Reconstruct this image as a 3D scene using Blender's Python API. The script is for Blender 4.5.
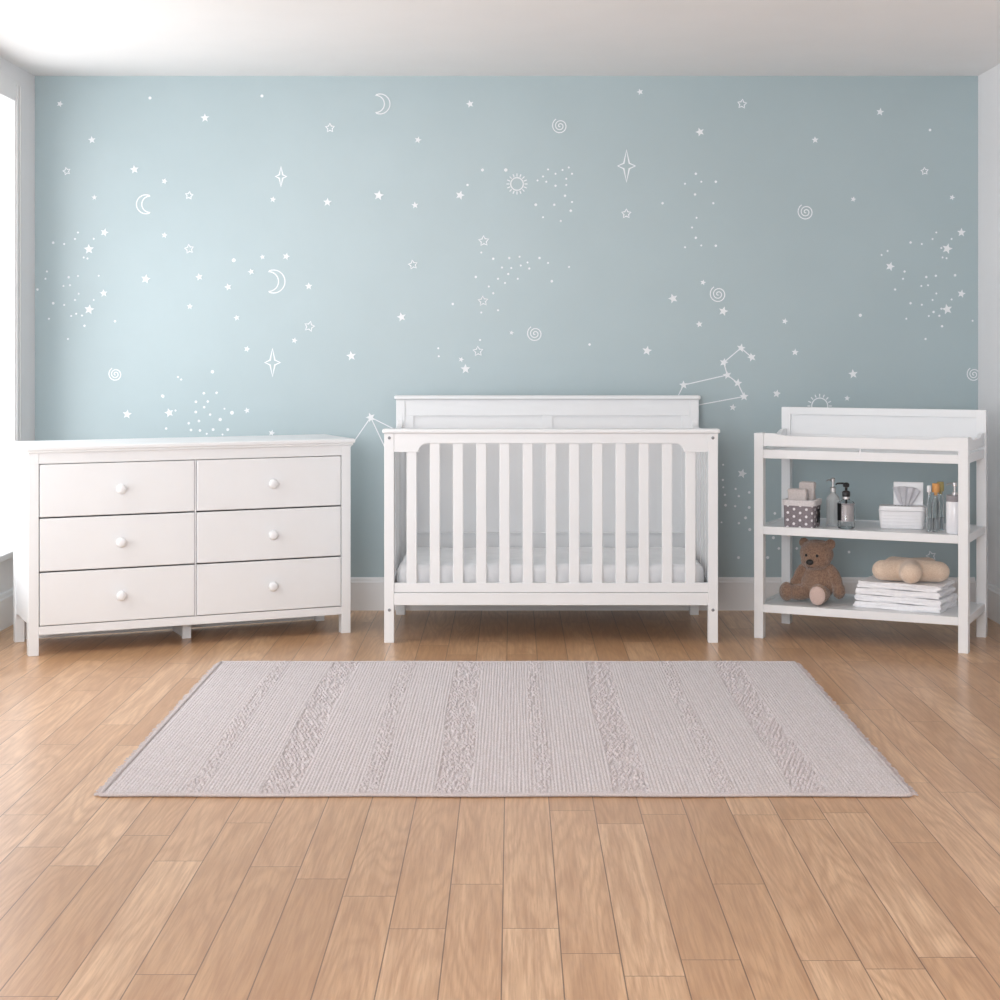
import bpy, bmesh, math, random
import numpy as np
from mathutils import Vector, Matrix
random.seed(7)
rng = np.random.default_rng(5)
for o in list(bpy.data.objects):
    bpy.data.objects.remove(o)
SC = bpy.context.scene
COL = SC.collection
PI = math.pi
R = math.radians

# ------------------------------------------------------------------ camera, light, exposure
cam_d = bpy.data.cameras.new('camera')
cam = bpy.data.objects.new('camera', cam_d); COL.objects.link(cam)
cam_d.sensor_width = 36; cam_d.sensor_fit = 'HORIZONTAL'
cam_d.lens = 1.72 * 36
cam_d.shift_x = -0.012
cam_d.shift_y = -0.157
cam_d.clip_start = 0.05
cam.location = (0, 0, 1.22)
cam.rotation_euler = (R(90), 0, 0)
SC.camera = cam

w = bpy.data.worlds.new('daylight'); SC.world = w; w.use_nodes = True
w.node_tree.nodes['Background'].inputs[0].default_value = (0.93, 0.97, 1.0, 1)
w.node_tree.nodes['Background'].inputs[1].default_value = 0.55

def area(name, loc, rot, sx, sy, power, col):
    d = bpy.data.lights.new(name, 'AREA'); d.shape = 'RECTANGLE'
    d.size = sx; d.size_y = sy; d.energy = power; d.color = col
    o = bpy.data.objects.new(name, d); COL.objects.link(o)
    o.location = loc; o.rotation_euler = rot
    return o
# daylight outside the tall left window (faces +X); plus an unseen fill light added behind the camera
area('left_window_daylight', (-2.46, 6.20, 1.40), (0, R(-90), 0), 2.5, 3.0, 84, (0.985, 0.985, 0.99))
area('rear_fill_light', (-1.20, -1.2, 1.66), (R(90), 0, 0), 1.8, 1.5, 174, (0.93, 0.965, 1.0))  # added soft fill for the furniture fronts, no window modelled here

vs = SC.view_settings
vs.view_transform = 'Standard'; vs.look = 'None'; vs.gamma = 1.0; vs.use_curve_mapping = False
vs.exposure = 0.0
SC.cycles.max_bounces = 8
SC.cycles.diffuse_bounces = 5

# ------------------------------------------------------------------ materials
def srgb(r, g, b):
    f = lambda c: (c / 255 / 12.92) if c / 255 <= 0.04045 else ((c / 255 + 0.055) / 1.055) ** 2.4
    return (f(r), f(g), f(b), 1)

def mat(name, col, rough=0.5, spec=0.5, metal=0.0, trans=0.0, ior=1.45, sheen=0.0):
    m = bpy.data.materials.new(name); m.use_nodes = True
    b = m.node_tree.nodes['Principled BSDF']
    b.inputs['Base Color'].default_value = col
    b.inputs['Roughness'].default_value = rough
    b.inputs['Specular IOR Level'].default_value = spec
    b.inputs['Metallic'].default_value = metal
    b.inputs['Transmission Weight'].default_value = trans
    b.inputs['IOR'].default_value = ior
    b.inputs['Sheen Weight'].default_value = sheen
    return m

class NT:
    def __init__(s, m):
        s.t = m.node_tree; s.b = s.t.nodes['Principled BSDF']
    def n(s, kind, **kw):
        x = s.t.nodes.new(kind)
        for k, v in kw.items(): setattr(x, k, v)
        return x
    def l(s, a, b): s.t.links.new(a, b)
    def math(s, op, a, b=None, c=None):
        x = s.n('ShaderNodeMath', operation=op)
        for i, v in enumerate((a, b, c)):
            if v is None: continue
            if isinstance(v, (int, float)): x.inputs[i].default_value = v
            else: s.l(v, x.inputs[i])
        return x.outputs[0]
    def xyz(s):
        tc = s.n('ShaderNodeTexCoord'); sp = s.n('ShaderNodeSeparateXYZ')
        s.l(tc.outputs['Object'], sp.inputs[0]); return tc.outputs['Object'], sp.outputs
    def comb(s, x, y, z):
        c = s.n('ShaderNodeCombineXYZ')
        for i, v in enumerate((x, y, z)):
            if isinstance(v, (int, float)): c.inputs[i].default_value = v
            else: s.l(v, c.inputs[i])
        return c.outputs[0]
    def noise(s, vec, scale, detail=3, rough=0.5):
        x = s.n('ShaderNodeTexNoise'); x.inputs['Scale'].default_value = scale
        x.inputs['Detail'].default_value = detail; x.inputs['Roughness'].default_value = rough
        s.l(vec, x.inputs['Vector']); return x.outputs['Fac']
    def ramp(s, fac, stops):
        x = s.n('ShaderNodeValToRGB'); e = x.color_ramp.elements
        while len(e) < len(stops): e.new(0.5)
        for i, (p, c) in enumerate(stops): e[i].position = p; e[i].color = c
        s.l(fac, x.inputs[0]); return x.outputs[0]
    def mix(s, fac, a, b, mode='MIX'):
        x = s.n('ShaderNodeMix', data_type='RGBA', blend_type=mode)
        for sock, v in ((x.inputs[0], fac), (x.inputs[6], a), (x.inputs[7], b)):
            if isinstance(v, (int, float)): sock.default_value = v
            elif isinstance(v, tuple): sock.default_value = v
            else: s.l(v, sock)
        return x.outputs[2]
    def bump(s, h, strength, dist):
        x = s.n('ShaderNodeBump'); x.inputs['Strength'].default_value = strength
        x.inputs['Distance'].default_value = dist
        s.l(h, x.inputs['Height']); s.l(x.outputs[0], s.b.inputs['Normal'])

def noisy(name, c0, c1, scale, rough=0.6, bump=0.0, dist=0.001, spec=0.5, sheen=0.0, detail=4):
    m = mat(name, c0, rough, spec, sheen=sheen); q = NT(m)
    v, _ = q.xyz(); f = q.noise(v, scale, detail)
    q.l(q.ramp(f, [(0.3, c0), (0.7, c1)]), q.b.inputs['Base Color'])
    if bump: q.bump(f, bump, dist)
    return m

M = {}
M['white'] = noisy('white_painted_wood', (0.785, 0.80, 0.815, 1), (0.80, 0.815, 0.83, 1), 6, 0.38, 0.03, 0.001)
M['trim'] = noisy('white_trim_paint', (0.79, 0.785, 0.79, 1), (0.81, 0.805, 0.81, 1), 5, 0.45)
M['plain_wall'] = noisy('off_white_wall_paint', (0.83, 0.825, 0.84, 1), (0.85, 0.845, 0.86, 1), 3, 0.6)
M['ceiling'] = noisy('ceiling_paint', (0.86, 0.86, 0.86, 1), (0.88, 0.88, 0.88, 1), 3, 0.8)
M['mural'] = noisy('mural_blue_paint', srgb(163, 181, 186), srgb(167, 185, 190), 2.2, 0.42, 0.02, 0.001, 1.0)
M['mark'] = noisy('mural_white_ink', (0.80, 0.83, 0.86, 1), (0.84, 0.87, 0.89, 1), 30, 0.45)
M['dark'] = noisy('dark_shade_and_stitch', (0.05, 0.05, 0.05, 1), (0.07, 0.07, 0.07, 1), 20, 0.8)  # painted shade for the wipes box slots, thread colour for the bear's mouth
M['black'] = noisy('black_plastic', (0.012, 0.012, 0.014, 1), (0.02, 0.02, 0.022, 1), 40, 0.3)
M['steel'] = mat('brushed_steel', (0.55, 0.55, 0.56, 1), 0.32, metal=1.0)
M['grey_metal'] = mat('grey_metal', (0.24, 0.25, 0.27, 1), 0.4, metal=0.4)
M['sheet'] = noisy('white_sheet_cotton', (0.80, 0.80, 0.815, 1), (0.86, 0.86, 0.87, 1), 14, 0.85, 0.35, 0.004, 0.2, 0.2)
M['cloth'] = noisy('white_muslin', (0.83, 0.83, 0.86, 1), (0.90, 0.90, 0.92, 1), 60, 0.9, 0.5, 0.002, 0.2, 0.2)
M['wash'] = noisy('pale_grey_terry', srgb(196, 188, 186), srgb(212, 205, 203), 220, 0.95, 0.8, 0.003, 0.1, 0.3)
M['cuff'] = noisy('pale_cotton_cuff', srgb(205, 200, 202), srgb(220, 216, 217), 120, 0.95, 0.6, 0.002, 0.1, 0.3)
M['tissue'] = noisy('tissue_paper', (0.82, 0.82, 0.86, 1), (0.90, 0.90, 0.93, 1), 40, 0.9, 0.4, 0.002, 0.2)
M['plastic'] = noisy('white_plastic', (0.82, 0.82, 0.84, 1), (0.85, 0.85, 0.87, 1), 20, 0.35)
M['ceramic'] = noisy('white_glazed_ceramic', (0.80, 0.80, 0.83, 1), (0.83, 0.83, 0.86, 1), 20, 0.12)
M['glass'] = mat('clear_glass', (0.98, 0.99, 0.99, 1), 0.03, trans=1.0, ior=1.35)
M['frosted'] = mat('ribbed_grey_glass', (0.72, 0.75, 0.76, 1), 0.22, trans=0.45, ior=1.3)
M['soap'] = noisy('pinkish_grey_lotion', srgb(204, 194, 195), srgb(212, 204, 205), 30, 0.35)
M['liquid'] = mat('pale_liquid', (0.80, 0.83, 0.85, 1), 0.1, trans=0.7, ior=1.33)
M['cork_orange'] = noisy('orange_stopper', srgb(214, 150, 84), srgb(228, 172, 112), 200, 0.7)
M['cork_olive'] = noisy('olive_stopper', srgb(160, 146, 92), srgb(178, 162, 110), 200, 0.7)
M['collar'] = noisy('grey_collar', srgb(140, 136, 140), srgb(152, 148, 152), 60, 0.35)
M['fur'] = noisy('brown_plush', srgb(124, 98, 82), srgb(170, 140, 120), 190, 1.0, 1.0, 0.006, 0.05, 0.5)
M['pad'] = noisy('pale_pink_plush', srgb(190, 164, 154), srgb(216, 194, 186), 300, 1.0, 0.8, 0.003, 0.05, 0.4)
M['starfab'] = noisy('sand_plush', srgb(212, 188, 166), srgb(234, 214, 196), 240, 1.0, 0.8, 0.004, 0.05, 0.4)

# window glass: a thin pane
m = bpy.data.materials.new('window_glass'); m.use_nodes = True
t = m.node_tree; t.nodes.remove(t.nodes['Principled BSDF'])
tr = t.nodes.new('ShaderNodeBsdfTransparent'); gl = t.nodes.new('ShaderNodeBsdfGlossy'); gl.inputs['Roughness'].default_value = 0.02
mx = t.nodes.new('ShaderNodeMixShader'); mx.inputs[0].default_value = 0.05
t.links.new(tr.outputs[0], mx.inputs[1]); t.links.new(gl.outputs[0], mx.inputs[2])
t.links.new(mx.outputs[0], t.nodes['Material Output'].inputs[0])
M['pane'] = m

# oak plank floor
m = mat('oak_planks', srgb(205, 165, 130), 0.36, 0.85); q = NT(m); M['oak'] = m
v, s = q.xyz()
PW, PL = 0.118, 1.05
xi = q.math('DIVIDE', q.math('ADD', s[0], 10.05), PW)
ix = q.math('FLOOR', xi); fx = q.math('FRACT', xi)
wn = q.n('ShaderNodeTexWhiteNoise', noise_dimensions='1D'); q.l(ix, wn.inputs['W'])
yy = q.math('ADD', q.math('DIVIDE', q.math('ADD', s[1], 20), PL), q.math('MULTIPLY', wn.outputs['Value'], 5.0))
iy = q.math('FLOOR', yy); fy = q.math('FRACT', yy)
wn2 = q.n('ShaderNodeTexWhiteNoise', noise_dimensions='2D'); q.l(q.comb(ix, iy, 0), wn2.inputs['Vector'])
rnd = wn2.outputs['Value']
base = q.ramp(rnd, [(0.0, srgb(194, 153, 113)), (0.35, srgb(208, 168, 128)), (0.7, srgb(214, 175, 136)), (1.0, srgb(224, 188, 150))])
off = q.math('MULTIPLY', rnd, 37.0)
gv = q.comb(q.math('ADD', q.math('MULTIPLY', s[0], 26.0), off), q.math('ADD', q.math('MULTIPLY', s[1], 1.6), off), off)
g1 = q.noise(gv, 1.0, 4, 0.55)
cn = q.noise(q.comb(q.math('ADD', q.math('MULTIPLY', s[0], 7.0), off), q.math('ADD', q.math('MULTIPLY', s[1], 0.75), off), off), 1.0, 2, 0.35)
rings = q.math('ADD', 0.5, q.math('MULTIPLY', q.math('SINE', q.math('MULTIPLY', cn, 105.0)), 0.5))
gv2 = q.comb(q.math('MULTIPLY', s[0], 170.0), q.math('MULTIPLY', s[1], 7.0), off)
g2 = q.noise(gv2, 1.0, 3, 0.6)
c = q.mix(q.math('MULTIPLY', q.ramp(g1, [(0.35, (1, 1, 1, 1)), (0.62, (0, 0, 0, 1))]), 0.5), base, srgb(176, 132, 94))
c = q.mix(q.math('MULTIPLY', q.math('MULTIPLY', rings, rings), 0.36), c, srgb(166, 121, 82))
c = q.mix(q.math('MULTIPLY', q.ramp(g2, [(0.35, (1, 1, 1, 1)), (0.6, (0, 0, 0, 1))]), 0.42), c, srgb(158, 114, 80))
ex = q.math('MINIMUM', fx, q.math('SUBTRACT', 1.0, fx))
ey = q.math('MULTIPLY', q.math('MINIMUM', fy, q.math('SUBTRACT', 1.0, fy)), PL / PW)
gap = q.math('LESS_THAN', q.math('MINIMUM', ex, ey), 0.011)
c = q.mix(q.math('MULTIPLY', gap, 0.8), c, srgb(86, 56, 36))
q.l(c, q.b.inputs['Base Color'])
q.b.inputs['Roughness'].default_value = 0.30

# rug yarn
m = mat('rug_yarn', srgb(205, 197, 197), 0.95, 0.1, sheen=0.2); q = NT(m); M['rug'] = m
v, s = q.xyz()
tw = q.math('SINE', q.math('ADD', q.math('MULTIPLY', s[1], 520.0), q.math('MULTIPLY', s[0], 300.0)))
nz = q.noise(v, 260, 3)
q.l(q.ramp(nz, [(0.3, srgb(178, 168, 168)), (0.5, srgb(202, 194, 195)), (0.7, srgb(218, 212, 214))]), q.b.inputs['Base Color'])
q.bump(q.math('ADD', q.math('MULTIPLY', tw, 0.5), nz), 0.5, 0.002)
M['rug_edge'] = noisy('rug_binding', srgb(186, 178, 178), srgb(208, 200, 200), 300, 0.95, 0.7, 0.003, 0.1)

# polka dot fabric
m = mat('polka_dot_fabric', srgb(120, 112, 116), 0.95, 0.1); q = NT(m); M['polka'] = m
v, s = q.xyz()
HX, HZ = 0.052, 0.0300
def grid(offx, offz):
    u = q.math('SUBTRACT', q.math('FRACT', q.math('ADD', q.math('DIVIDE', q.math('ADD', s[0], s[1]), HX), offx)), 0.5)
    z = q.math('SUBTRACT', q.math('FRACT', q.math('ADD', q.math('DIVIDE', s[2], HZ), offz)), 0.5)
    d = q.math('ADD', q.math('POWER', q.math('MULTIPLY', u, HX), 2.0), q.math('POWER', q.math('MULTIPLY', z, HZ), 2.0))
    return q.math('LESS_THAN', d, 0.0056 ** 2)
dots = q.math('MAXIMUM', grid(10.0, 10.0), grid(10.5, 10.5))
nz = q.noise(v, 300, 3)
fab = q.ramp(nz, [(0.3, srgb(116, 108, 113)), (0.7, srgb(150, 142, 146))])
q.l(q.mix(dots, fab, srgb(232, 230, 232)), q.b.inputs['Base Color'])
q.bump(nz, 0.5, 0.002)

# ------------------------------------------------------------------ mesh helpers
def bm_new(): return bmesh.new()

def box(bm, x0, x1, y0, y1, z0, z1, bev=0.0, seg=2, mi=0):
    r = bmesh.ops.create_cube(bm, size=1.0)
    vs_ = r['verts']
    for v in vs_:
        v.co = Vector((x0 + (v.co.x + .5) * (x1 - x0), y0 + (v.co.y + .5) * (y1 - y0), z0 + (v.co.z + .5) * (z1 - z0)))
    fs = {f for v in vs_ for f in v.link_faces}
    for f in fs: f.material_index = mi
    if bev > 0:
        es = {e for f in fs for e in f.edges}
        bmesh.ops.bevel(bm, geom=list(es), offset=bev, segments=seg, affect='EDGES', profile=0.5)
    return bm

def lathe(bm, prof, cx=0, cy=0, n=32, mi=0, squash=1.0):
    rings = []
    for r, z in prof:
        if r <= 1e-6: rings.append([bm.verts.new((cx, cy, z))])
        else: rings.append([bm.verts.new((cx + r * math.cos(2*PI*k/n), cy + squash * r * math.sin(2*PI*k/n), z)) for k in range(n)])
    for a, b in zip(rings, rings[1:]):
        for k in range(n):
            k2 = (k + 1) % n
            if len(a) == 1 and len(b) == 1: continue
            if len(a) == 1: f = bm.faces.new((a[0], b[k], b[k2]))
            elif len(b) == 1: f = bm.faces.new((a[k], b[0], a[k2]))
            else: f = bm.faces.new((a[k], a[k2], b[k2], b[k]))
            f.material_index = mi
    return bm

def prism(bm, pts, axis, a, b, bev=0.0, mi=0):
    """pts: polygon in the plane normal to axis; extruded from a to b along it"""
    def P(p, t):
        if axis == 'x': return (t, p[0], p[1])
        if axis == 'y': return (p[0], t, p[1])
        return (p[0], p[1], t)
    A = [bm.verts.new(P(p, a)) for p in pts]; B = [bm.verts.new(P(p, b)) for p in pts]
    n = len(pts); fs = [bm.faces.new(A), bm.faces.new(B[::-1])]
    for i in range(n): fs.append(bm.faces.new((A[i], B[i], B[(i+1) % n], A[(i+1) % n])))
    for f in fs: f.material_index = mi
    bmesh.ops.recalc_face_normals(bm, faces=fs)
    if bev: bmesh.ops.bevel(bm, geom=list({e for f in fs[:2] for e in f.edges}), offset=bev, segments=2, affect='EDGES', profile=0.5)
    return bm

def tube(bm, pts, r, n=10, cap=True):
    pts = [Vector(p) for p in pts]; rings = []
    rr = r if isinstance(r, (list, tuple)) else [r] * len(pts)
    up = Vector((0, 0, 1))
    for i, p in enumerate(pts):
        d = (pts[min(i+1, len(pts)-1)] - pts[max(i-1, 0)]).normalized()
        a = d.cross(up)
        if a.length < 1e-3: a = d.cross(Vector((1, 0, 0)))
        a.normalize(); b = d.cross(a)
        rings.append([bm.verts.new(p + a * rr[i] * math.cos(2*PI*k/n) + b * rr[i] * math.sin(2*PI*k/n)) for k in range(n)])
    for A, B in zip(rings, rings[1:]):
        for k in range(n): bm.faces.new((A[k], A[(k+1) % n], B[(k+1) % n], B[k]))
    if cap: bm.faces.new(rings[0][::-1]); bm.faces.new(rings[-1])
    return bm

def obj(name, bm, ms, parent=None, smooth=None, loc=(0, 0, 0)):
    bmesh.ops.recalc_face_normals(bm, faces=bm.faces[:])
    me = bpy.data.meshes.new(name); bm.to_mesh(me); bm.free()
    for x in (ms if isinstance(ms, (list, tuple)) else [ms]): me.materials.append(x)
    if smooth is not None:
        me.polygons.foreach_set('use_smooth', [True] * len(me.polygons))
        if smooth < 180:
            me.set_sharp_from_angle(angle=R(smooth))
    o = bpy.data.objects.new(name, me); COL.objects.link(o); o.location = loc
    if parent: o.parent = parent
    return o

def tag(o, label=None, cat=None, group=None, kind=None):
    if label: o['label'] = label
    if cat: o['category'] = cat
    if group: o['group'] = group
    if kind: o['kind'] = kind
    return o

def thing(name, label, cat, loc, rz=0, group=None):
    o = bpy.data.objects.new(name, None); COL.objects.link(o); o.empty_display_size = 0.05
    o.location = loc; o.rotation_euler = (0, 0, rz)
    return tag(o, label, cat, group)

def struct(o): o['kind'] = 'structure'; return o

def dup(src, parent, loc=None):
    c = src.copy(); COL.objects.link(c); c.parent = parent
    if loc is not None: c.location = loc
    for ch in src.children:
        dup(ch, c)
    return c

def remeshed(name, balls, m, parent, voxel=0.005, smooth_it=4, disp=0.0):
    """one continuous surface grown over ellipsoids: (centre, radii, rotation)"""
    bm = bm_new()
    for ctr, rad, rot in balls:
        mt = Matrix.Translation(ctr) @ rot.to_4x4() @ Matrix.Diagonal((*rad, 1))
        bmesh.ops.create_icosphere(bm, subdivisions=4, radius=1.0, matrix=mt)
    me = bpy.data.meshes.new(name + '_src'); bm.to_mesh(me); bm.free()
    o = bpy.data.objects.new(name, me); COL.objects.link(o)
    md = o.modifiers.new('r', 'REMESH'); md.mode = 'VOXEL'; md.voxel_size = voxel; md.use_smooth_shade = True
    sm = o.modifiers.new('s', 'SMOOTH'); sm.factor = 0.5; sm.iterations = smooth_it
    dg = bpy.context.evaluated_depsgraph_get()
    me2 = bpy.data.meshes.new_from_object(o.evaluated_get(dg))
    o.modifiers.clear(); o.data = me2; bpy.data.meshes.remove(me)
    me2.name = name; me2.materials.clear(); me2.materials.append(m)
    if disp:
        n = len(me2.vertices); co = np.empty(n*3); me2.vertices.foreach_get('co', co); co = co.reshape(-1, 3)
        no = np.empty(n*3); me2.vertices.foreach_get('normal', no); no = no.reshape(-1, 3)
        h = np.sin(co[:, 0]*330 + 3*np.sin(co[:, 2]*210)) * np.sin(co[:, 1]*310 + 2*np.sin(co[:, 0]*190)) * np.sin(co[:, 2]*350 + 2*np.sin(co[:, 1]*230))
        co += no * (h * disp)[:, None]
        me2.vertices.foreach_set('co', co.ravel()); me2.update()
    me2.polygons.foreach_set('use_smooth', [True]*len(me2.polygons))
    if parent: o.parent = parent
    return o
ID = Matrix.Identity(3)
def rot(ax, deg): return Matrix.Rotation(R(deg), 3, ax)

# ------------------------------------------------------------------ the room
XL, XR, YB, CE, YF = -2.180, 2.130, 7.860, 2.44, -1.5
o = obj('floor', box(bm_new(), XL-0.2, XR+0.2, YF, YB+0.2, -0.06, 0.0), M['oak']); struct(o)
o = obj('ceiling', box(bm_new(), XL-0.2, XR+0.2, YF, YB+0.2, CE, CE+0.06), M['ceiling']); struct(o)
o = obj('wall_right', box(bm_new(), XR, XR+0.15, YF, YB+0.15, 0, CE), M['plain_wall']); struct(o)

# mural wall: painted surface plus the white line drawings, all in one mesh
WS = 1720 / YB
def wx(px): return (px - 512) / WS
def wz(py): return 1.22 - (py - 343) / WS
bm = bm_new()
box(bm, XL-0.15, XR+0.15, YB, YB+0.15, 0, CE)
YM = YB - 0.0012
LAY = [0]
def lay(k):
    global YM
    LAY[0] = (LAY[0] + 1) % 4
    YM = YB - 0.0008 - 0.0012*k - 0.0002*LAY[0]
def poly(pts):   # thin coat of ink on the wall, pts in metres on the wall plane
    pts = [(min(max(x, XL+0.001), XR-0.001), z) for x, z in pts]
    vs_ = [bm.verts.new((x, YM, z)) for x, z in pts]
    try: bm.faces.new(vs_).material_index = 1
    except ValueError: pass
def dot(px, py, r=1.0):
    lay(0)
    x, z, r = wx(px), wz(py), r / WS
    poly([(x + r*math.cos(a*PI/4), z + r*math.sin(a*PI/4)) for a in range(8)])
def strokes(path, wd, close=False):
    n = len(path); h = wd/2; L = []; Rr = []
    for i, (x, z) in enumerate(path):
        a = path[(i-1) % n] if (close or i > 0) else path[i]
        b = path[(i+1) % n] if (close or i < n-1) else path[i]
        dx, dz = b[0]-a[0], b[1]-a[1]; l = math.hypot(dx, dz) or 1
        nx, nz = -dz/l*h, dx/l*h
        L.append(bm.verts.new((min(x+nx, XR-.001), YM, z+nz))); Rr.append(bm.verts.new((min(x-nx, XR-.001), YM, z-nz)))
    for i in range(n if close else n-1):
        j = (i+1) % n
        bm.faces.new((L[i], L[j], Rr[j], Rr[i])).material_index = 1
def starpts(px, py, r, rt=0.45, a0=90):
    x, z = wx(px), wz(py); r = r/WS
    return [(x + (r if k % 2 == 0 else r*rt)*math.cos(R(a0+36*k)), z + (r if k % 2 == 0 else r*rt)*math.sin(R(a0+36*k))) for k in range(10)]
def star(px, py, r=3.5):
    lay(1)
    a0 = 90 + ((px*7.3 + py*3.1) % 40) - 20
    pts = starpts(px, py, r*1.15, 0.45, a0); x, z = wx(px), wz(py)
    for k in range(10): poly([(x, z), pts[k], pts[(k+1) % 10]])
def ostar(px, py, r=4.5):
    lay(1)
    a0 = 90 + ((px*7.3 + py*3.1) % 30) - 15
    strokes(starpts(px, py, r*1.05, 0.5, a0), 1.25/WS, True)
def line(p, q_, wd=1.1):
    lay(0)
    strokes([(wx(p[0]), wz(p[1])), (wx(q_[0]), wz(q_[1]))], wd/WS)
def spiral(px, py, r):
    pts = [(wx(px) + r/WS*(t/48)*math.cos(t*2*PI/18), wz(py) - r/WS*(t/48)*math.sin(t*2*PI/18)) for t in range(3, 49)]
    strokes(pts, 1.05/WS)
def sun(px, py, r):
    strokes([(wx(px)+r/WS*math.cos(k*PI/12), wz(py)+r/WS*math.sin(k*PI/12)) for k in range(24)], 1.2/WS, True)
    for k in range(16):
        a = k*PI/8
        line((px+(r+1.2)*math.cos(a), py+(r+1.2)*math.sin(a)), (px+(r+4.2)*math.cos(a), py+(r+4.2)*math.sin(a)), 1.1)
def moon(px, py, r, flip):
    s_ = -1 if flip else 1
    out = [(px - s_*r*math.cos(a), py + r*math.sin(a)) for a in np.linspace(-1.95, 1.95, 20)]
    inn = [(px + s_*r*0.42 - s_*r*0.86*math.cos(a), py + r*0.86*math.sin(a)) for a in np.linspace(1.6, -1.6, 16)]
    strokes([(wx(a), wz(b)) for a, b in out+inn], 1.15/WS, True)
def spark(px, py, r):
    pts = []
    for k in range(8):
        a = PI/4*k; q_ = (r if k % 4 == 2 else r*0.55) if k % 2 == 0 else r*0.24
        pts.append((wx(px) + q_/WS*math.cos(a), wz(py) + q_/WS*math.sin(a)))
    strokes(pts, 1.6/WS, True)
def marks(ox, oy, sc, lst):
    for e in lst:
        px, py = ox + e[0]*sc, oy + e[1]*sc
        k = e[2] if len(e) > 2 else 'd'; r = e[3] if len(e) > 3 else None
        if k == 'd': dot(px, py, r or 1.05)
        elif k == 's': star(px, py, r or 3.5)
        elif k == 'o': ostar(px, py, r or 4.5)
        elif k == 'p': spiral(px, py, r or 8)
marks(0, 150, .25, [(267,85,'o',3.6),(538,78,'s',4),(378,190,'s',2.6),(658,125,'s',2.8),(757,182,'o',3.8),(418,330,'s',3.8),(356,397,'s',4.6),
 (375,355),(312,330),(300,356),(213,371,'d',1.4),(257,376),(335,430),(350,434),(188,486),(182,515),(150,558,'d',1.3),(275,509,'d',1.3),(312,504),(254,544),(280,541),(395,503),
 (415,573,'s',3.6),(357,638,'s',4.6),(375,600),(300,600),(315,575),(213,613,'d',1.4),(257,620),(196,675),(285,664),(305,655),(328,662),(338,703,'d',1.3),(272,756),(460,685,'d',1.3),
 (658,341,'s',2.8),(757,396,'o',4.4),(583,516,'s',4.3),(797,508,'s',3.4),(935,441,'d',2),(913,548,'s',3.4),(760,626,'s',2.8),(947,671,'s',2.8),(988,796,'s',2.8),
 (850,887,'d',1.8),(725,918),(712,908),(462,897,'p',7),(652,985,'d',1.6),(817,973),(868,970)])
moon(146.0, 204.3, 9.5, False)
marks(250, 150, .25, [(92,198,'s',2.8),(310,209,'s',3.8),(515,182,'s',4.6),(660,221,'s',3.2),(840,181,'s',4.2),(870,140,'d',1.3),(930,80,'d',1.6),(5,487,'s',3),(50,428,'s',2.4),(145,426,'s',3.4),
 (235,545,'s',3.3),(238,706,'o',5),(178,762,'s',2.8),(405,824,'s',4.4),(606,668,'s',4.2),(652,459,'o',4.4),(935,364,'o',5),(925,410),(973,435,'d',1.3),(903,508,'d',1.3),(955,546),(973,573,'d',1.2),
 (932,604,'o',4.8),(925,650),(811,616,'d',1.3),(992,515),(992,641),(753,793),(755,825),(845,838,'s',2.6),(862,876,'s',4.4),(912,805,'o',4.8),(920,760)])
moon(273.5, 281.5, 11.5, True); spark(281, 176.5, 10); spark(272.5, 362.5, 14)
marks(500, 150, .25, [(23,80,'d',1.8),(150,122),(172,106),(192,78),(185,127),(222,95),(250,80),(275,70),(288,95),(265,115),(222,143,'d',1.2),(265,140),(260,183,'d',1.3),(143,219,'d',1.5),(217,219,'d',1.3),
 (288,208),(283,243,'d',1.4),(172,269),(243,284,'d',1.2),(505,255,'o',4.6),(650,213,'d',1.3),(783,95,'d',1.3),(805,127),(740,135),(863,127,'d',1.3),(780,178,'d',1.3),(853,213,'d',1.2),
 (786,271),(768,310),(783,351,'d',1.3),(740,389),(805,382),(863,383,'d',1.3),(37,432,'d',1.3),(78,427),(110,450),(158,432,'d',1.3),(192,452),(8,470),(45,472),(83,462),(117,474,'d',1.2),(33,496,'d',1.2),
 (71,515),(20,532),(207,525,'d',1.4),(276,468),(46,731,'s',2.2),(140,735,'p',8),(358,778,'d',1.3),(588,803,'s',4.4),(692,594,'s',4.4),(812,530,'s',2.6),(873,577,'p',8.6),(893,645,'s',4.4),(797,697,'s',3.1)])
sun(517, 184, 6.3); spark(626.5, 166, 16)
marks(750, 150, .25, [(698,85,'o',3.6),(413,197,'s',2.6),(808,190,'s',2.6),(223,248,'p',8.3),(845,330,'s',4),(788,395,'s',4.8),(745,330),(730,356),(806,356),(765,392),(642,370,'d',1.3),(687,376),(550,404),(526,420),
 (560,466,'s',4.2),(618,486,'d',1.2),(612,515),(580,558,'d',1.2),(705,508,'d',1.3),(743,503,'d',1.2),(820,501,'d',1.4),(685,544),(712,541),(770,430),(786,433),(745,574),(730,600),(806,598),(845,575,'s',3.8),(788,637,'s',4.8),
 (765,635),(734,648,'d',1.3),(715,664),(757,663,'d',1.2),(642,613,'d',1.3),(687,619),(625,675),(768,705,'d',1.3),(702,756,'d',1.2),(890,683),(441,661,'d',1.7),(139,685,'s',2.8),(180,809,'s',3.2),(412,896,'s',4.3),
 (107,973,'s',3.3),(388,993,'s',2.6),(895,897,'p',7.2)])
sun(819.6, 406, 8.0)
A_=(740.9,348); B_=(751.7,357.3); C_=(723.7,362.5); D_=(727.2,375); E_=(737.7,383); F_=(744,396.5); G_=(683.5,385); H_=(671,410)
for p in (A_, B_, C_, D_, E_, F_, G_): star(p[0], p[1], 4.0)
for p, q_ in ((A_,B_),(A_,C_),(C_,D_),(D_,E_),(E_,F_),(D_,G_),(G_,H_),(F_,H_)): line(p, q_)
star(370.7, 417.3, 4.4)
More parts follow.
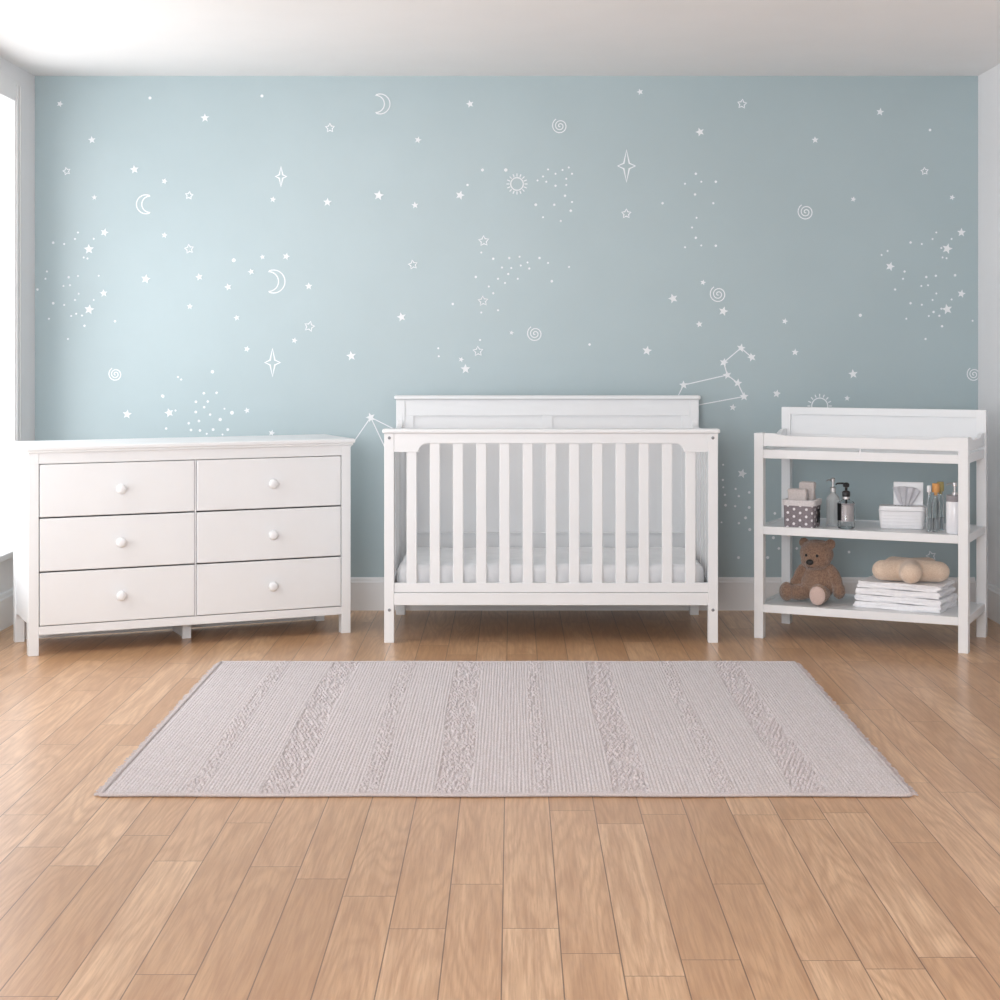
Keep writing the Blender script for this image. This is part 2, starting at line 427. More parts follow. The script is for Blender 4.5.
for q_ in ((346, 453), (400, 432), (390, 458)): line((370.7, 417.3), q_)
marks(660, 330, .14, [(520,553,'s',3.2),(833,457,'s',3.5)])
marks(710, 430, .16, [(82,217),(200,272,'s',4.4),(80,312,'d',1.2),(83,358),(160,368,'d',1.2),(93,405,'d',1.2),(180,413,'d',1.3),(245,390,'d',1.4),(97,470,'d',1.4),(157,476,'d',1.2),(245,484,'d',1.5),(222,549,'d',1.5),
 (72,577),(180,582,'d',1.3),(248,622,'d',1.6),(405,521,'d',1.4),(396,673,'d',1.6),(343,702),(430,740,'d',1.4),(360,797,'d',1.6),(178,797,'d',1.5),(542,740,'d',1.4)])
marks(80, 340, .15, [(315,495,'s',4.2),(595,485,'s',4.2),(637,470),(550,372,'d',1.5),(575,590,'d',1.3),(825,355,'d',1.3),(910,352,'d',1.3),(773,412,'d',1.4),(852,410,'d',1.3),(828,448,'d',1.3),(772,480,'d',1.4),(868,497,'d',1.3),
 (935,530,'d',1.8),(793,540,'d',1.4),(740,600,'d',1.4),(800,603,'d',1.4),(888,597,'d',1.5),(845,625),(950,630),(985,597,'d',1.5),(725,555,'d',1.4),(963,458)])
marks(160, 340, .15, [(480,485,'d',2),(580,470,'s',2.8),(745,620,'s',3)])
ostar(931, 556, 4.8); dot(849, 552, 1.5); dot(962, 476, 1.5)
# the drawing goes on above
marks(0, 0, 1, [(92,140,'s',3.5),(205,118,'s',4),(330,128,'o',4.4),(418,140,'s',3.2),(470,104,'s',3.5),(560,126,'p',8),(700,132,'s',4),(742,104,'o',4.5),(815,140,'s',3.2),(880,112,'s',3.6),(930,130,'d',1.4),
 (150,98,'d',1.6),(262,96,'d',1.6),(640,92,'s',3),(60,104,'s',3)])
moon(380, 104, 10, True)
# close-set corners where both coats would overlap stay one sheet thick
o = obj('wall_back', bm, [M['mural'], M['mark']]); struct(o)

# left wall with its tall window opening
WY0, WY1, WZ0, WZ1 = 4.80, 7.505, 0.325, 2.28
bm = bm_new()
box(bm, XL-0.15, XL, WY1, YB, 0, CE)
box(bm, XL-0.15, XL, WY0, WY1, 0, WZ0-0.012)
box(bm, XL-0.15, XL, WY0, WY1, WZ1, CE)
box(bm, XL-0.15, XL, YF, WY0, 0, CE)
o = obj('wall_left', bm, M['plain_wall']); struct(o)
# window: casing, sill, sashes, panes
win = bpy.data.objects.new('window_1', None); COL.objects.link(win); win.location = (XL, (WY0+WY1)/2, WZ0)
struct(win)
def wbox(bm, x0, x1, y0, y1, z0, z1, bev=0.002):
    return box(bm, x0-XL, x1-XL, y0-(WY0+WY1)/2, y1-(WY0+WY1)/2, z0-WZ0, z1-WZ0, bev)
bm = bm_new()
for y0, y1 in ((WY1-0.006, WY1+0.085), (WY0-0.085, WY0+0.006)):
    wbox(bm, XL, XL+0.014, y0, y1, WZ0-0.03, WZ1+0.09)
    wbox(bm, XL+0.014, XL+0.02, y0+0.012, y0+0.032, WZ0-0.02, WZ1+0.07)
    wbox(bm, XL+0.014, XL+0.02, y1-0.03, y1-0.010, WZ0-0.02, WZ1+0.07)
wbox(bm, XL, XL+0.016, WY0+0.006, WY1-0.006, WZ1-0.006, WZ1+0.09)
struct(obj('window_casing', bm, M['trim'], win))
struct(obj('window_sill', wbox(bm_new(), XL-0.14, XL+0.035, WY0-0.02, WY1+0.02, WZ0-0.028, WZ0, 0.004), M['trim'], win))
bm = bm_new(); n = 3; ww = (WY1-WY0)/n
for i in range(n):
    a, b = WY0+i*ww, WY0+(i+1)*ww
    for y0, y1, z0, z1 in ((a, a+0.03, WZ0, WZ1), (b-0.03, b, WZ0, WZ1), (a+0.03, b-0.03, WZ0, WZ0+0.04), (a+0.03, b-0.03, WZ1-0.04, WZ1)):
        wbox(bm, XL-0.13, XL-0.09, y0, y1, z0, z1)
struct(obj('window_frame', bm, M['trim'], win))
for i in range(n):
    a, b = WY0+i*ww, WY0+(i+1)*ww
    struct(obj('window_pane', wbox(bm_new(), XL-0.112, XL-0.108, a+0.028, b-0.028, WZ0+0.038, WZ1-0.038, 0), M['pane'], win))

# baseboards: flat board, stepped cap
def baseboard(name, axis, a, b, face, sgn, h=0.150):
    bm = bm_new()
    prof = [(0, 0), (0.016, 0), (0.016, h-0.022), (0.011, h-0.018), (0.009, h-0.006), (0.005, h), (0, h)]
    prism(bm, [(face + sgn*p, z) for p, z in prof], axis, a, b)
    return struct(obj(name, bm, M['trim']))
baseboard('baseboard_back', 'x', XL+0.016, XR-0.016, YB, -1)
bm = bm_new()
def bb_side(name, x, s_):
    bm = bm_new(); h = 0.150
    prof = [(0, 0), (0.016, 0), (0.016, h-0.022), (0.011, h-0.018), (0.009, h-0.006), (0.005, h), (0, h)]
    prism(bm, [(x + s_*p, z) for p, z in prof], 'y', YF, YB)
    return struct(obj(name, bm, M['trim']))
bb_side('baseboard_left', XL, 1); bb_side('baseboard_right', XR, -1)

# ------------------------------------------------------------------ rug
RX0, RX1, RY0, RY1 = -1.102, 1.068, 4.622, 6.535
rw, rd = RX1-RX0, RY1-RY0
nx, ny = 1324, 430
xs = np.linspace(0, rw, nx); ys = np.linspace(0, rd, ny)
X, Y = np.meshgrid(xs, ys)
rib = 0.0100
jit = 0.0012*np.sin(Y*9+np.floor(X/rib)*1.7)
H = 0.0080 + 0.0024*np.abs(np.sin(PI*(X+jit)/rib)) + 0.0004*np.sin(Y*2*PI/0.011 + np.floor(X/rib)*PI)
wgx = X + RX0
def band(c, hw):
    return np.clip((hw - np.abs(wgx - c - 0.006*np.sin(Y*4))) / 0.006, 0, 1)
B = np.zeros_like(X)
for c_ in (-0.635, -0.162, 0.321, 0.807): B = np.maximum(B, band(c_, 0.050))
B2 = np.zeros_like(X)
for c_ in (-0.868, -0.393, 0.080, 0.575): B2 = np.maximum(B2, band(c_, 0.026)*0.75)
KX, KY = 0.0118, 0.0225
row = np.floor(Y/KY).astype(int)
Xs = X + (row % 2)*KX*0.5 + KX
iu = np.floor(Xs/KX).astype(int); fu = Xs/KX-iu; fv = Y/KY-row
N1 = rng.random((row.max()+2, iu.max()+2)); N2 = rng.random((row.max()+2, iu.max()+2))-0.5
n_ = N1[row, iu]
knot = np.sqrt(np.clip(1 - ((fu-.5-0.25*N2[row, iu])**2 + (fv-.5)**2)*4.6, 0, 1))
knotH = knot * np.where(n_ > 0.36, 0.55+0.55*n_, 0.12)
H = H + 0.0007*np.sin(Y*2*PI/0.031 + np.floor(X/rib)*2.4)
wide = B
thin = (B2 > 0.3) * (n_ > 0.5)
H = H*(1-wide*0.75) + wide*(0.0012 + 0.0092*knotH)
H = H + thin*(1-wide)*0.0055*knot - (B2 > 0.3)*(1-wide)*0.0010
edge = np.minimum(np.minimum(X, rw-X)/0.006, np.minimum(Y, rd-Y)/0.006)
H = H*np.clip(np.sqrt(np.clip(edge, 0.0, 1)), 0.1, 1)
co = np.stack([X+RX0, Y+RY0+0.0*X, H], -1).reshape(-1, 3)
wob = 0.003*np.sin(xs*11)
co[:, 1] += np.tile(wob, ny)*1.0
idx = np.arange(nx*ny).reshape(ny, nx)
F = np.stack([idx[:-1, :-1], idx[:-1, 1:], idx[1:, 1:], idx[1:, :-1]], -1).reshape(-1, 4)
# underside ring so the rug is a closed sheet resting on the floor
ring = np.concatenate([idx[0, :], idx[1:, -1], idx[-1, -2::-1], idx[-2:0:-1, 0]])
low = co[ring].copy(); low[:, 2] = 0.0005
base_i = len(co); co = np.vstack([co, low]); nr = len(ring)
li = np.arange(base_i, base_i+nr)
F2 = np.stack([ring, li, np.roll(li, -1), np.roll(ring, -1)], -1)
Fa = np.vstack([F, F2])
me = bpy.data.meshes.new('area_rug')
me.vertices.add(len(co)); me.vertices.foreach_set('co', (co - np.array([(RX0+RX1)/2, (RY0+RY1)/2, 0])).ravel())
me.loops.add(Fa.size); me.loops.foreach_set('vertex_index', Fa.ravel().astype(np.int32))
me.polygons.add(len(Fa)); me.polygons.foreach_set('loop_start', np.arange(0, Fa.size, 4, dtype=np.int32))
me.polygons.foreach_set('use_smooth', [True]*len(Fa))
me.update(calc_edges=True); me.validate(); me.materials.append(M['rug'])
rug = thing('area_rug', 'pale grey woven rug with knotted stripes lying on the oak floor', 'rug', ((RX0+RX1)/2, (RY0+RY1)/2, 0))
o = bpy.data.objects.new('woven_field', me); COL.objects.link(o); o.parent = rug
hw, hd = rw/2, rd/2
for sx in (-1, 1):
    bm = bm_new(); pts = [(sx*(hw+0.004), -hd + rd*k/60, 0.0065) for k in range(61)]
    tube(bm, pts, [0.0055+0.0012*((k*7) % 3) for k in range(61)], 8)
    for k in range(150):
        y = -hd + rd*(k+0.5)/150 + random.uniform(-.003, .003); l = random.uniform(0.016, 0.026)
        tube(bm, [(sx*(hw+0.004), y, 0.006), (sx*(hw+0.004+l), y+random.uniform(-.004, .004), 0.0026)], 0.0022, 5)
    obj('side_fringe', bm, M['rug_edge'], rug, 60)
for sy in (-1, 1):
    bm = bm_new(); K = 220
    tube(bm, [(-hw + rw*k/K, sy*(hd+0.002)+0.003*math.sin((rw*k/K)*11), 0.0066) for k in range(K+1)], [0.0048 if k % 2 else 0.0062 for k in range(K+1)], 8)
    obj('end_binding', bm, M['rug_edge'], rug, 60)

# ------------------------------------------------------------------ dresser
def arc(cx, cy, r, a0, a1, n=8): return [(cx+r*math.cos(R(a0+(a1-a0)*k/n)), cy+r*math.sin(R(a0+(a1-a0)*k/n))) for k in range(n+1)]
W, D = 1.322, 0.385; T = 0.790; S = 0.040
dr = thing('dresser', 'long white six-drawer dresser standing against the wall left of the crib', 'dresser', (0, 0, 0), R(24.6))
ca, sa = math.cos(R(24.6)), math.sin(R(24.6))
flx, fly = -1.881, 6.690
# the root sits under the middle of the case
dr.location = (flx + W/2*ca - D/2*sa, fly + W/2*sa + D/2*ca, 0)
x0, x1, y0, y1 = -W/2, W/2, -D/2, D/2
for a in (x0, x1-S):
    for b in (y0, y1-S):
        obj('leg', box(bm_new(), a, a+S, b, b+S, 0, T, 0.002), M['white'], dr)
for s_, a in ((-1, x0+0.006), (1, x1-0.006-0.018)):
    pts = [(y0+S, T), (y0+S, 0.088)] + arc(y0+S+0.032, 0.088, 0.032, 180, 90)[1:] + arc(y1-S-0.032, 0.088, 0.032, 90, 0) + [(y1-S, T)]
    obj('side_panel', prism(bm_new(), pts, 'x', a, a+0.018), M['white'], dr)
obj('back_panel', box(bm_new(), x0+S, x1-S, y1-0.014, y1-0.004, 0.006, T), M['white'], dr)
bm = bm_new(); box(bm, x0-0.015, x1+0.016, y0-0.016, y1+0.004, T+0.010, T+0.028, 0.005, 3)
box(bm, x0-0.009, x1+0.009, y0-0.009, y1, T, T+0.012, 0.004, 3)
obj('top', bm, M['white'], dr)
obj('top_rail', box(bm_new(), x0+S, x1-S, y0+0.001, y0+0.020, 0.748, T, 0.001), M['white'], dr)
obj('bottom_rail', box(bm_new(), x0+S, x1-S, y0+0.001, y0+0.030, 0.080, 0.113, 0.001), M['white'], dr)
obj('divider', box(bm_new(), -0.0030, 0.0030, y0+0.004, y0+0.30, 0.113, 0.748, 0.001), M['white'], dr)
obj('bottom_panel', box(bm_new(), x0+S, x1-S, y0+0.030, y1-0.014, 0.098, 0.113), M['white'], dr)
bm = bm_new(); box(bm, -0.018, 0.018, y0+0.15, y0+0.168, 0.0, 0.098, 0.001); box(bm, -0.008, 0.008, y0+0.168, y1-0.014, 0.0, 0.098, 0.001)
obj('centre_foot', bm, M['white'], dr)
knob_prof = [(0.0, 0.0), (0.0105, 0.0), (0.0095, 0.006), (0.0085, 0.011), (0.012, 0.016), (0.0185, 0.020), (0.0205, 0.025), (0.019, 0.031), (0.013, 0.0352), (0.006, 0.037), (0, 0.0373)]
dw = (W/2 - S - 0.0025 - 0.0055); dh = (0.748-0.113)/3
k = 0
first = None
for side in (-1, 1):
    for row in range(3):
        xa = (x0+S+0.0032) if side < 0 else 0.0052
        za = 0.113 + row*dh + 0.0028
        if first is None:
            bm = bm_new(); box(bm, 0, dw, y0+0.0005, y0+0.020, 0, dh-0.0056, 0.0035, 3)
            box(bm, 0.010, dw-0.010, y0+0.020, y1-0.05, 0.012, dh-0.03)
            d_ = obj('drawer', bm, M['white'], dr); first = d_; d_.location = (xa, 0, za)
            bm = bm_new(); lathe(bm, knob_prof, n=24)
            bmesh.ops.rotate(bm, verts=bm.verts[:], cent=(0, 0, 0), matrix=Matrix.Rotation(R(90), 3, 'X'))
            obj('knob', bm, M['white'], d_, 180, (dw/2+0.006, y0+0.001, dh/2-0.004))
        else:
            dup(first, dr, (xa, 0, za))

# ------------------------------------------------------------------ crib
CX, CYc = 0.159, 7.375; HW, HD = 0.679, 0.380; P = 0.040
cr = thing('crib', 'white slatted crib with a solid panelled headboard against the blue wall', 'crib', (CX, CYc, 0))
for sx in (-1, 1):
    a = -HW if sx < 0 else HW-P
    obj('leg', box(bm_new(), a, a+P, -HD, -HD+P, 0, 0.852, 0.002), M['white'], cr)
    obj('leg', box(bm_new(), a, a+P, HD-P, HD, 0, 0.966, 0.002), M['white'], cr)
# front top rail with dropped rounded ends
zt, zb, ze = 0.852, 0.812, 0.776
xi0, xi1 = -HW+P, HW-P
pts = [(xi0, zt), (xi0, ze), (xi0+0.100, ze)] + arc(xi0+0.100+0.036, ze, 0.036, 180, 90)[1:]
pts += arc(xi1-0.136, ze, 0.036, 90, 0) + [(xi1, ze), (xi1, zt)]
obj('top_rail', prism(bm_new(), pts, 'y', -HD+0.002, -HD+0.030, 0.0015), M['white'], cr)
bm = bm_new(); box(bm, -HW-0.008, HW+0.008, -HD-0.010, -HD+0.052, zt, zt+0.019, 0.007, 3)
obj('rail_cap', bm, M['white'], cr)
bm = bm_new(); box(bm, xi0, xi1, -HD+0.004, -HD+0.030, 0.205, 0.243, 0.002); box(bm, xi0, xi1, -HD+0.001, -HD+0.034, 0.153, 0.2035, 0.002)
obj('bottom_rail', bm, M['white'], cr)
sl0 = None
for k in range(13):
    xc = -0.5677 + k*0.0946
    zz = ze if k in (0, 12) else zb
    if sl0 is None or k == 12:
        s0 = obj('slat', box(bm_new(), -0.021, 0.021, -0.0075, 0.0075, 0.240, zz+0.002, 0.003, 2), M['white'], cr); s0.location = (xc, -HD+0.016, 0)
        sl0 = s0
    elif k == 1:
        s1 = obj('slat', box(bm_new(), -0.021, 0.021, -0.0075, 0.0075, 0.240, zz+0.002, 0.003, 2), M['white'], cr); s1.location = (xc, -HD+0.016, 0)
    else:
        dup(s1, cr, (xc, -HD+0.016, 0))
# ends
for sx in (-1, 1):
    xa = -HW+0.006 if sx < 0 else HW-0.006-0.024
    ys_ = -HD+P; ye = HD-P
    pts = [(ys_, 0.845), (ys_, 0.790), (ye, 0.790), (ye, 0.905)] + [(ye-0.045+0.045*math.cos(R(a)) - 0.0, 0.890-0.045*math.sin(R(a))) for a in (20, 45, 70, 90)] 
    obj('end_rail', prism(bm_new(), pts, 'x', xa, xa+0.024, 0.0015), M['white'], cr)
    obj('end_rail', box(bm_new(), xa, xa+0.024, ys_, ye, 0.153, 0.243, 0.002), M['white'], cr)
    for k in range(7):
        yc = ys_ + (ye-ys_)*(k+0.5)/7
        o = obj('slat', box(bm_new(), -0.007, 0.007, -0.021, 0.021, 0.242, 0.791, 0.003), M['white'], cr)
        o.location = (xa+0.012, yc, 0)
# headboard: frame with two recessed panels
yb0, yb1 = HD-P+0.004, HD-P+0.030
bm = bm_new(); box(bm, xi0, xi1, yb0, yb1, 0.893, 0.966, 0.0015); box(bm, xi0, xi1, yb0, yb1, 0.153, 0.366, 0.0015)
for a, b in ((xi0, xi0+0.038), (-0.022, 0.022), (xi1-0.038, xi1)): box(bm, a, b, yb0, yb1, 0.366, 0.893, 0.0012)
obj('headboard_frame', bm, M['white'], cr)
for a, b in ((xi0+0.036, -0.020), (0.020, xi1-0.036)):
    obj('headboard_panel', box(bm_new(), a, b, yb0+0.009, yb1-0.004, 0.350, 0.895), M['white'], cr)
bm = bm_new(); box(bm, xi0+0.002, xi1-0.002, yb0-0.008, yb0+0.008, 0.364, 0.370, 0.0015)
obj('panel_moulding', bm, M['white'], cr)
bm = bm_new(); box(bm, -HW-0.008, HW+0.008, HD-0.052, HD+0.006, 0.966, 0.985, 0.007, 3)
obj('headboard_cap', bm, M['white'], cr)
# bolts
for sx in (-1, 1):
    for z in (0.834, 0.134):
        bm = bm_new(); lathe(bm, [(0, 0.003), (0.0045, 0.003), (0.0060, 0.002), (0.0062, 0.001), (0.0062, -0.002), (0, -0.002)], n=20)
        bmesh.ops.rotate(bm, verts=bm.verts[:], cent=(0, 0, 0), matrix=Matrix.Rotation(R(90), 3, 'X'))
        o = obj('bolt', bm, M['grey_metal'], cr, 40, (sx*(HW-0.021), -HD-0.0003, z))
    for z in (0.62, 0.54, 0.46, 0.38):
        for yy_ in (HD-0.022,):
            bm = bm_new(); lathe(bm, [(0, 0.0012), (0.005, 0.0012), (0.005, -0.001), (0, -0.001)], n=14)
            bmesh.ops.rotate(bm, verts=bm.verts[:], cent=(0, 0, 0), matrix=Matrix.Rotation(R(90), 3, 'Y'))
            obj('screw_cap', bm, M['grey_metal'], cr, 40, (sx*(HW-P-0.0006), yy_, z))
# mattress support: dark metal grid and brackets
bm = bm_new(); zc = 0.186
for y in (-HD+0.045, HD-0.075): box(bm, xi0+0.008, xi1-0.008, y, y+0.022, zc-0.010, zc)
for x in (xi0+0.008, xi1-0.030): box(bm, x, x+0.022, -HD+0.045, HD-0.053, zc-0.010, zc)
for k in range(1, 14): tube(bm, [(xi0+k*(xi1-xi0)/14, -HD+0.05, zc-0.004), (xi0+k*(xi1-xi0)/14, HD-0.06, zc-0.004)], 0.003, 6)
for k in range(1, 7): tube(bm, [(xi0+0.015, -HD+0.05+k*0.095, zc-0.006), (xi1-0.015, -HD+0.05+k*0.095, zc-0.006)], 0.003, 6)
obj('mattress_support', bm, M['black'], cr)

# mattress in a white sheet, soft rounded edges and shallow puckers along the sides
def soft_box(hx, hy, h, nx=120, ny=60, rad=0.05, puck=0.004):
    bm = bm_new(); NZ = 12
    rows = []
    per = []
    # outline of a rounded rectangle
    cr_ = 0.05
    for cx_, cy_, a0 in ((hx-cr_, hy-cr_, 0), (-hx+cr_, hy-cr_, 90), (-hx+cr_, -hy+cr_, 180), (hx-cr_, -hy+cr_, 270)):
        for k in range(7):
            a = R(a0+15*k); per.append((cx_+cr_*math.cos(a), cy_+cr_*math.sin(a), math.cos(a), math.sin(a)))
    full = []
    for i in range(len(per)):
        a = per[i]; b = per[(i+1) % len(per)]
        L = math.hypot(b[0]-a[0], b[1]-a[1]); m_ = max(1, int(L/0.02))
        for j in range(m_):
            t_ = j/m_; nx_ = a[2]*(1-t_)+b[2]*t_; ny_ = a[3]*(1-t_)+b[3]*t_
            l_ = math.hypot(nx_, ny_) or 1
            full.append((a[0]*(1-t_)+b[0]*t_, a[1]*(1-t_)+b[1]*t_, nx_/l_, ny_/l_))
    n = len(full)
    for k in range(NZ+1):
        a = -PI/2 + PI*k/NZ
        z = h/2 + h/2*math.copysign(abs(math.sin(a))**0.8, math.sin(a))
        inset = rad*(1-math.cos(a)**0.7)
        ring = []
        s_ = 0
        for i, (x, y, u, v_) in enumerate(full):
            pk = puck*math.sin(i*0.02*2*PI/0.094)*max(0, math.cos(a)) + 0.6*puck*math.sin(i*0.83+k)*0.5
            ring.append(bm.verts.new((x-u*(inset-pk), y-v_*(inset-pk), z + 0.002*math.sin(x*17+k)*(k/NZ))))
        rows.append(ring)
    for A, B in zip(rows, rows[1:]):
        for i in range(n): bm.faces.new((A[i], A[(i+1) % n], B[(i+1) % n], B[i]))
    for ring, top in ((rows[0], 0), (rows[-1], 1)):
        prev = ring
        for f_ in (0.97, 0.92, 0.84, 0.70, 0.5, 0.25):
            cur = [bm.verts.new((v.co.x*f_, v.co.y*f_, v.co.z + top*0.004*(1-f_))) for v in ring]
            for i in range(n): bm.faces.new((prev[i], prev[(i+1) % n], cur[(i+1) % n], cur[i]))
            prev = cur
        bm.faces.new(prev)
    return bm
o = obj('crib_mattress', soft_box(0.632, 0.316, 0.124, rad=0.036), M['sheet'], None, 180, (CX, CYc-0.004, 0.1865))
tag(o, 'white sheeted mattress lying inside the slatted crib', 'mattress')

# ------------------------------------------------------------------ changing table
TA = -24.9; TW, TD = 0.870, 0.445; L_ = 0.039
ct = thing('changing_table', 'white open changing table with two shelves right of the crib', 'changing table', (1.489, 7.134, 0), R(TA))
tx0, tx1, ty0, ty1 = -TW/2, TW/2, -TD/2, TD/2
for a in (tx0, tx1-L_):
    obj('leg', box(bm_new(), a, a+L_, ty0, ty0+L_, 0, 0.848, 0.002), M['white'], ct)
    obj('leg', box(bm_new(), a, a+L_, ty1-L_, ty1, 0, 0.802, 0.002), M['white'], ct)
fa, fb = tx0+L_, tx1-L_
def dip(a, b, top, lowr, run=0.085):
    pts = [(a, top)]
    for k in range(1, 9):
        t_ = k/8; pts.append((a+0.03+run*t_, top-(top-lowr)*(3*t_*t_-2*t_**3)))
    for k in range(0, 8):
        t_ = 1-k/8; pts.append((b-0.03-run*t_, top-(top-lowr)*(3*t_*t_-2*t_**3)))
    return pts + [(b, top)]
obj('front_guard', prism(bm_new(), dip(fa, fb, 0.848, 0.838) + [(fb, 0.794), (fa, 0.794)], 'y', ty0+0.004, ty0+0.022, 0.0015), M['white'], ct)
obj('front_rail', box(bm_new(), fa, fb, ty0+0.003, ty0+0.024, 0.744, 0.780, 0.0015), M['white'], ct)
for a in (tx0+0.006, tx1-0.024):
    obj('side_guard', prism(bm_new(), dip(ty0+L_, ty1-L_, 0.848, 0.832) + [(ty1-L_, 0.794), (ty0+L_, 0.794)], 'x', a, a+0.018, 0.0015), M['white'], ct)
    obj('side_rail', box(bm_new(), a, a+0.018, ty0+L_, ty1-L_, 0.744, 0.780, 0.0015), M['white'], ct)
obj('top_shelf', box(bm_new(), fa-0.012, fb+0.012, ty0+0.024, ty1-0.032, 0.758, 0.770), M['white'], ct)
obj('back_rail', box(bm_new(), fa, fb, ty1-0.030, ty1-0.010, 0.744, 0.802, 0.0015), M['white'], ct)
# raised back panel
bm = bm_new(); q0, q1 = ty1-L_+0.002, ty1-0.006
box(bm, tx0, tx0+0.040, q0, q1, 0.802, 0.942, 0.0015); box(bm, tx1-0.040, tx1, q0, q1, 0.802, 0.942, 0.0015)
box(bm, tx0+0.040, tx1-0.040, q0, q1, 0.910, 0.942, 0.0015); box(bm, tx0+0.040, tx1-0.040, q0, q1, 0.802, 0.826, 0.0015)
obj('back_frame', bm, M['white'], ct)
obj('back_panel', box(bm_new(), tx0+0.038, tx1-0.038, q0+0.009, q1-0.006, 0.824, 0.912), M['white'], ct)
for zt_, th in ((0.463, 0.033), (0.141, 0.033)):
    bm = bm_new()
    box(bm, fa, fb, ty0+0.002, ty0+0.024, zt_-th, zt_, 0.0015)
    box(bm, fa, fb, ty1-0.024, ty1-0.002, zt_-th, zt_, 0.0015)
    for a in (tx0+0.004, tx1-0.024): box(bm, a, a+0.020, ty0+L_, ty1-L_, zt_-th, zt_, 0.0015)
    obj('shelf_frame', bm, M['white'], ct)
    obj('shelf', box(bm_new(), tx0+0.022, tx1-0.022, ty0+0.022, ty1-0.022, zt_-0.016, zt_-0.003), M['white'], ct)
bm = bm_new()
prism(bm, [(-0.004, 0.0), (0.001, 0.0), (0.005, 0.030), (0.0, 0.030)], 'y', 0, 0.0015)
for v in bm.verts: v.co.y += 0.004*math.sin(v.co.z*40)
o = obj('strap', bm, M['plastic'], ct); o.location = (0.005, ty0+0.001, 0.766)
for a in (tx0+L_/2, tx1-L_/2):
    for z in (0.82, 0.762):
        pass

ZS, ZL = 0.4602, 0.1382   # tops of the two shelves
def tl(u, v, z=0):        # table-local point to the room
    c_, s_ = math.cos(R(TA)), math.sin(R(TA))
    return (1.487 + u*c_ - v*s_, 7.134 + u*s_ + v*c_, z)

# ---- fabric basket with washcloths
bk = thing('fabric_basket', 'grey polka dot fabric basket at the left end of the middle shelf', 'basket', tl(-0.258, -0.116, ZS), R(TA))
bw, bd, bh = 0.063, 0.058, 0.106
def tub(bm, hx, hy, z0, z1, fl, r, n=6, wall=0.004, floor_=True, mi=0):
    def ringpts(hx, hy, z, r):
        out = []
        for cx_, cy_, a0 in ((hx-r, hy-r, 0), (-hx+r, hy-r, 90), (-hx+r, -hy+r, 180), (hx-r, -hy+r, 270)):
            for k in range(n+1):
                a = R(a0+90*k/n); out.append((cx_+r*math.cos(a), cy_+r*math.sin(a), z))
        return out
    rings = []
    K = 8
    for k in range(K+1):
        t_ = k/K; rings.append(ringpts(hx+fl*t_, hy+fl*t_, z0+(z1-z0)*t_, r))
    for k in range(K, -1, -1):
        t_ = k/K; rings.append(ringpts(hx+fl*t_-wall, hy+fl*t_-wall, z0+(z1-z0)*t_+(wall if k == 0 else 0), r-wall*0.6))
    R_ = [[bm.verts.new(p) for p in rg] for rg in rings]; m_ = len(R_[0])
    for A, B in zip(R_, R_[1:]):
        for i in range(m_): bm.faces.new((A[i], A[(i+1) % m_], B[(i+1) % m_], B[i])).material_index = mi
    if floor_: bm.faces.new(R_[0][::-1]); bm.faces.new(R_[-1])
    else:
        for i in range(m_): bm.faces.new((R_[-1][i], R_[-1][(i+1) % m_], R_[0][(i+1) % m_], R_[0][i]))
    return bm
obj('body', tub(bm_new(), bw, bd, 0, bh, 0.003, 0.016), M['polka'], bk, 40)
bm = tub(bm_new(), bw+0.006, bd+0.006, bh-0.017, bh+0.006, 0.002, 0.020, 6, 0.011, False)
for v in bm.verts: v.co.z += 0.0025*math.sin(v.co.x*90)*math.cos(v.co.y*80)
obj('cuff', bm, M['cuff'], bk, 60)
bm = bm_new()
tube(bm, [(bw+0.007, -0.02, 0.075), (bw+0.010, -0.02, 0.05), (bw+0.006, -0.018, 0.02)], 0.003, 6)
tube(bm, [(bw+0.007, 0.0, 0.075), (bw+0.010, 0.002, 0.05), (bw+0.007, 0.004, 0.015)], 0.003, 6)
obj('tie', bm, M['black'], bk, 60)

